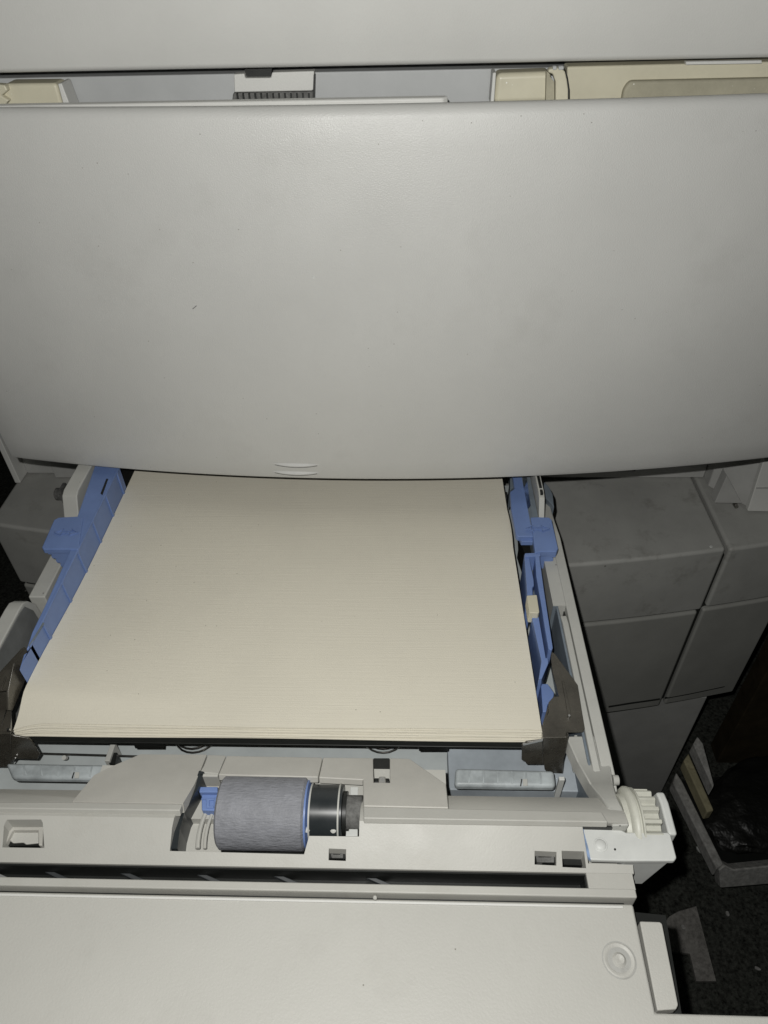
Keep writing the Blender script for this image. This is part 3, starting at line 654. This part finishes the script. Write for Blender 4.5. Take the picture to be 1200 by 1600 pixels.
# ---- gear case at the right end
zg = .0215; g0 = pz(907, 1292, zg); g1 = pz(1047, 1300, zg); gf = pz(1057, 1343, zg); 
bm = prism([pz(u, v, zg) for u, v in [(908, 1292), (966, 1294), (978, 1300), (1043, 1300), (1048, 1303), (1057.5, 1340), (1054, 1345), (977, 1345), (925, 1343.5), (920, 1341)]], (0, 0, -.003))
GC = build('gear_case', bm, 'white', T, bevel=.0012, seg=3)
xa, xb = pz(979, 1345, zg).x, pz(1055, 1343, zg).x; yf = pz(1020, 1344, zg).y
pl = [(xa, yf + .0012, zg - .003), (xb - .0006, yf + .0012, zg - .003), (xb - .008, yf + .0012, zg - .031), (xa, yf + .0012, zg - .031)]
build('case_front', prism(pl, (0, .012, 0)), 'white', GC, bevel=.001)
c = pz(938.5, 1320, zg + .0002)
build('case_screw_boss', lathe(c, (0, 0, 1), [(-.001, .0033), (.0001, .0033), (.0003, .0030), (.0002, .0027), (.0005, .0024), (.0009, .0018), (.0009, 0.0001)], 28), 'white', GC, smooth=True)
build('case_pinhole', lathe(pz(961, 1327, zg + .0003), (0, 0, 1), [(-.001, .0005), (.0001, .0005)], 10), 'dark', GC)
build('case_blue_edge', prism([pz(u, v, zg + .0003) for u, v in [(907, 1290.5), (940, 1291.5), (912, 1294), (912.5, 1300), (920, 1328), (923, 1343), (918, 1338)]], (0, 0, -.002)), 'blueink', GC)
build('case_gap', prism([pz(u, v, .0245) for u, v in [(906, 1289), (968, 1291), (968, 1293), (907, 1291.5)]], (0, 0, -.003)), 'dark', T)
gy, gz = .1655, .0065
def gear_bm():
    bm = bmesh.new(); n = 18; x0, x1 = .1132, .1220; prof = []
    for k in range(n):
        for a_, r in ((0, .0152), (.12, .0182), (.42, .0182), (.54, .0152)):
            th = 2 * math.pi * (k + a_) / n; prof.append((gy + r * math.cos(th), gz + r * math.sin(th)))
    add_profx(bm, prof, x0, x1); return bm
GW = build('gear_wheel', gear_bm(), 'gear', T, bevel=.0005)
build('gear_flange', lathe((.1052, gy, gz), (1, 0, 0), [(0, .012), (.0002, .0155), (.0025, .016), (.0032, .0185), (.0045, .0195), (.0058, .0195), (.006, .0176), (.0072, .0176), (.0074, .0190), (.0082, .0190), (.0084, .015)], 56), 'gear', GW, smooth=True)
build('gear_end_cap', prism([(.1245, gy + .0145, gz + .004), (.1245, gy + .0125, gz + .0125), (.1245, gy + .006, gz + .0145), (.1245, gf.y + .012, zg - .001), (.1245, gf.y + .012, -.01), (.1245, gy + .0145, -.01)], (.0042, 0, 0)), 'white', GC, bevel=.0012, seg=3)
build('rim_screw', lathe(pz(960, 1219, .0), (1, 0, 0), [(-.001, .0028), (.002, .0026), (.0026, .0015)], 18), 'tray', T, smooth=True)

# ---- flat front panel with its boss, side tab and the cross strip nearest the camera
zp = .0145
pp = [pz(988, 1409.5, zp), pz(1024.5, 1582, zp)]
yb0 = pp[0].y; y1 = pp[1].y; ya = yF - .0013
pts = [(X0, ya, zp), (pz(989, 1410, zp).x, ya, zp), (pp[1].x, y1, zp), (.33, y1 - .0006, zp), (.33, .02, zp), (X0, .02, zp)]
FP = build('front_panel', prism(pts, (0, 0, -.014)), 'panel', T, bevel=.0012, seg=3)
build('panel_rim', box(X0, pz(970, 1400, zp).x, ya - .0022, ya - .0010, zp - .002, zp + .0007), 'upper', FP, bevel=.0004)
build('seam_gap', box(X0, pz(975, 1400, zp).x, ya - .0008, yF - .0001, zp - .006, zp - .0028), 'dark', FP)
p = pz(586, 1402, zp + .002); build('lint_speck', lathe(p, (0, 0, 1), [(-.002, .0009), (0, .0010), (.0006, .0005)], 9), 'panel', FP, smooth=True)
c = pz(967.5, 1500, zp)
build('screw_boss', lathe(c, (0, 0, 1), [(-.002, .0068), (.0003, .0068), (.0006, .0063), (.0004, .0052), (-.0002, .0046), (-.0001, .0032), (.0006, .0026), (.0014, .0019), (.0012, .0008), (.0009, .0001)], 48), 'panel', FP, smooth=True)
build('boss_shade_ring', lathe(c, (0, 0, 1), [(-.002, .00735), (.00012, .0073), (.00014, .0066)], 48), 'stand', FP)  # darker flush ring puts the shade of a recess around the boss
build('side_tab', zslab([(999.5, 1439), (1031, 1440), (1035, 1443), (1060, 1570), (1057, 1577), (1027, 1579)], .012, .006), 'panel', T, bevel=.0010)
build('tab_base', zslab([(990, 1425), (1040, 1430), (1066, 1590), (1027, 1600), (1014, 1560)], -.004, .006), 'dark', T)

# ================================================================== PAPER
def sheet_z(x, y, k):
    b = .0076 * math.exp(-((y - .244) / (.068 if y > .244 else .013)) ** 2) * max(0, min(1, (-.10 - x) / .13)) ** 1.5
    f_ = max(0, (.2275 - y) / .011); e = max(0, (x - .062) / .0142)
    return b - .0006 * min(f_, 1) ** 2 - .00055 * k
def paper_bm():
    bm = bmesh.new(); nx, ny = 60, 56; xl, xr_ = -.2289, .0762
    K = 13
    for k in range(K):
        th = .0005 if k < K - 1 else .0035
        yf = .2238 - .0007 * k if k < 8 else .2245
        rx = xr_ + (.0003 * math.sin(k * 2.1)) ; lx = xl + .0002 * math.sin(k * 1.7)
        yb_ = .485; g = []; gb = []
        for j in range(ny + 1):
            t = j / ny; 
            row = []; rb = []
            for i in range(nx + 1):
                s_ = i / nx; x = lx + (rx - lx) * s_
                yfx = yf + .0005 * math.sin(s_ * 9 + k * 2.3) * .6 + (-.0038 * (1 - k / 8) * max(0, (.05 - s_) / .05) ** 1.5 if k < 8 else 0)
                y = yfx + (yb_ - yfx) * (t ** 1.3)
                # corners pressed down where the steel brackets hold the stack
                z = sheet_z(x, y, k)
                rowx = x
                if k > 1 and k < 9 and s_ > .999: rowx = x + .0012 * max(0, math.sin((y - .37) * 60)) * (y > .37)
                row.append(bm.verts.new((rowx, y, z))); rb.append(bm.verts.new((rowx, y, z - th)))
            g.append(row); gb.append(rb)
        for j in range(ny):
            for i in range(nx):
                bm.faces.new((g[j][i], g[j][i + 1], g[j + 1][i + 1], g[j + 1][i]))
                if k == K - 1: bm.faces.new((gb[j][i], gb[j + 1][i], gb[j + 1][i + 1], gb[j][i + 1]))
        for i in range(nx):
            bm.faces.new((g[0][i], gb[0][i], gb[0][i + 1], g[0][i + 1])); bm.faces.new((g[ny][i], g[ny][i + 1], gb[ny][i + 1], gb[ny][i]))
        for j in range(ny):
            bm.faces.new((g[j][0], g[j + 1][0], gb[j + 1][0], gb[j][0])); bm.faces.new((g[j][nx], gb[j][nx], gb[j + 1][nx], g[j + 1][nx]))
    return bm
pap = build('paper_stack', paper_bm(), 'paper', None, smooth=True)
pap['label'] = 'stack of cream paper sheets with fanned front edges lying in the open tray'; pap['category'] = 'paper'

# ================================================================== THINGS ON THE FLOOR
zf = FL
# low open box with grey rim, a strip of old wood, a loose wedge and a bin bag
BX = thing('low_box', 'black low open box with a worn grey rim holding the bin bag', 'box', pz(1160, 1330, zf + .01))
zr = zf + .12
def fz(pix, z): return [pz(u, v, z) for u, v in pix]
build('side_rim', prism(fz([(1057, 1206), (1067, 1222), (1131, 1350), (1120, 1358), (1051, 1222)], zr), (0, 0, -.02)), 'concrete', BX, bevel=.002)
yq = pz(1126, 1357, zr).y
fr = [pz(1126, 1352, zr), pz(1140, 1361, zr), pz(1290, 1338, zr)]
fr2 = [pz(1126, 1382, zr - .0), pz(1290, 1350, zr)]
build('front_rim', prism([pz(1132, 1351, zr), pz(1146, 1358, zr), pz(1280, 1345, zr), pz(1280, 1375, zr - .03), pz(1126, 1388, zr - .03), pz(1124, 1360, zr)], (0, .012, -.012)), 'concrete', BX, bevel=.002)
build('box_bottom', prism(fz([(1051, 1222), (1120, 1358), (1280, 1345), (1240, 1200)], zr - .05), (0, 0, -.02)), 'dark', BX)
def rumple(name, cx, cy, sx, sy, z0, h, m, seed, rot=0.0):
    rnd = random.Random(seed); bm = bmesh.new(); bmesh.ops.create_icosphere(bm, subdivisions=5, radius=1)
    from mathutils import noise as nz
    for v in bm.verts:
        p = v.co.copy(); d = nz.fractal(p * 1.6 + Vector((seed, 0, 0)), 1.0, 2.2, 3) * .16 + abs(nz.noise(p * 3 + Vector((0, seed, 0)))) * .10
        q = p * (1 + d); x, y = q.x * sx, q.y * sy
        v.co = Vector((cx + x * math.cos(rot) - y * math.sin(rot), cy + x * math.sin(rot) + y * math.cos(rot), z0 + max(-.02, q.z * .5 + .45) * h))
    return build(name, bm, m, None, smooth=True)
c = pz(1200, 1275, zr)
bag = rumple('bin_bag', c.x + .035, c.y + .03, .10, .06, zr - .045, .035, 'bag', 4, .3)
bag['label'] = 'crumpled shiny black bin bag slumped in the low box'; bag['category'] = 'bag'
ws = build('wood_strip', prism(fz([(1068, 1188), (1076, 1176), (1116, 1266), (1105, 1269)], zf + .14), (0, 0, -.02)), 'wood', None, bevel=.002)
ws['label'] = 'old pale wooden strip with dark nail spots behind the black low box'; ws['category'] = 'wood strip'
gw = build('grey_wedge', prism(fz([(1083, 1162), (1090, 1150), (1099, 1162), (1116, 1226), (1114, 1231)], zf + .20), (0, 0, -.02)), 'concrete', None, bevel=.002)
gw['label'] = 'pointed grey board end standing behind the wooden strip'; gw['category'] = 'board'
cb = build('brown_board', box(pz(1138, 1100, zf + .1).x, 1.4, pz(1138, 1165, zf + .1).y + .03, pz(1138, 1165, zf + .1).y + .06, zf + .001, .35), 'brown', None, bevel=.002)
cb['label'] = 'dark brown board standing upright beyond the bin bag'; cb['category'] = 'board'
fb = build('floor_sheet', prism(fz([(1046, 1432), (1060, 1424), (1088, 1416), (1119, 1533), (1088, 1533), (1078, 1490), (1040, 1486), (1030, 1452)], zf + .006), (0, 0, -.005)), 'greyfloor', None)
fb['label'] = 'flat dusty grey sheet lying on the dark carpet beside the front panel'; fb['category'] = 'sheet'
# litter on the carpet
lit = [(1092, 1327, 8, 2.2, -.9, 'bright paper scrap on the carpet beside the gear case'), (1137, 1427, 5, 3, -1.0, 'pale chip on the open carpet right of the grey sheet'),
       (1184, 1513, 6, 2.5, -.5, 'pale sliver on the carpet in the lower right corner'), (1068, 1449, 5, 3, -.8, 'small light crumb resting on the grey sheet')]
for u, v, a_, b_, r_, lb in lit:
    z = zf + (.009 if u == 1068 else .003); pts = []
    for k in range(9):
        t = 2 * math.pi * k / 9; dx, dy = a_ * math.cos(t) * random.uniform(.7, 1.1), b_ * math.sin(t) * random.uniform(.7, 1.1)
        pts.append(pz(u + dx * math.cos(r_) + dy * math.sin(r_), v - dx * math.sin(r_) + dy * math.cos(r_), z))
    o = build('litter_scrap', prism(pts, (0, 0, -.002)), 'concrete' if a_ < 8 else 'white', None); o['label'] = lb; o['category'] = 'litter'; o['group'] = 'scraps of litter on the floor'
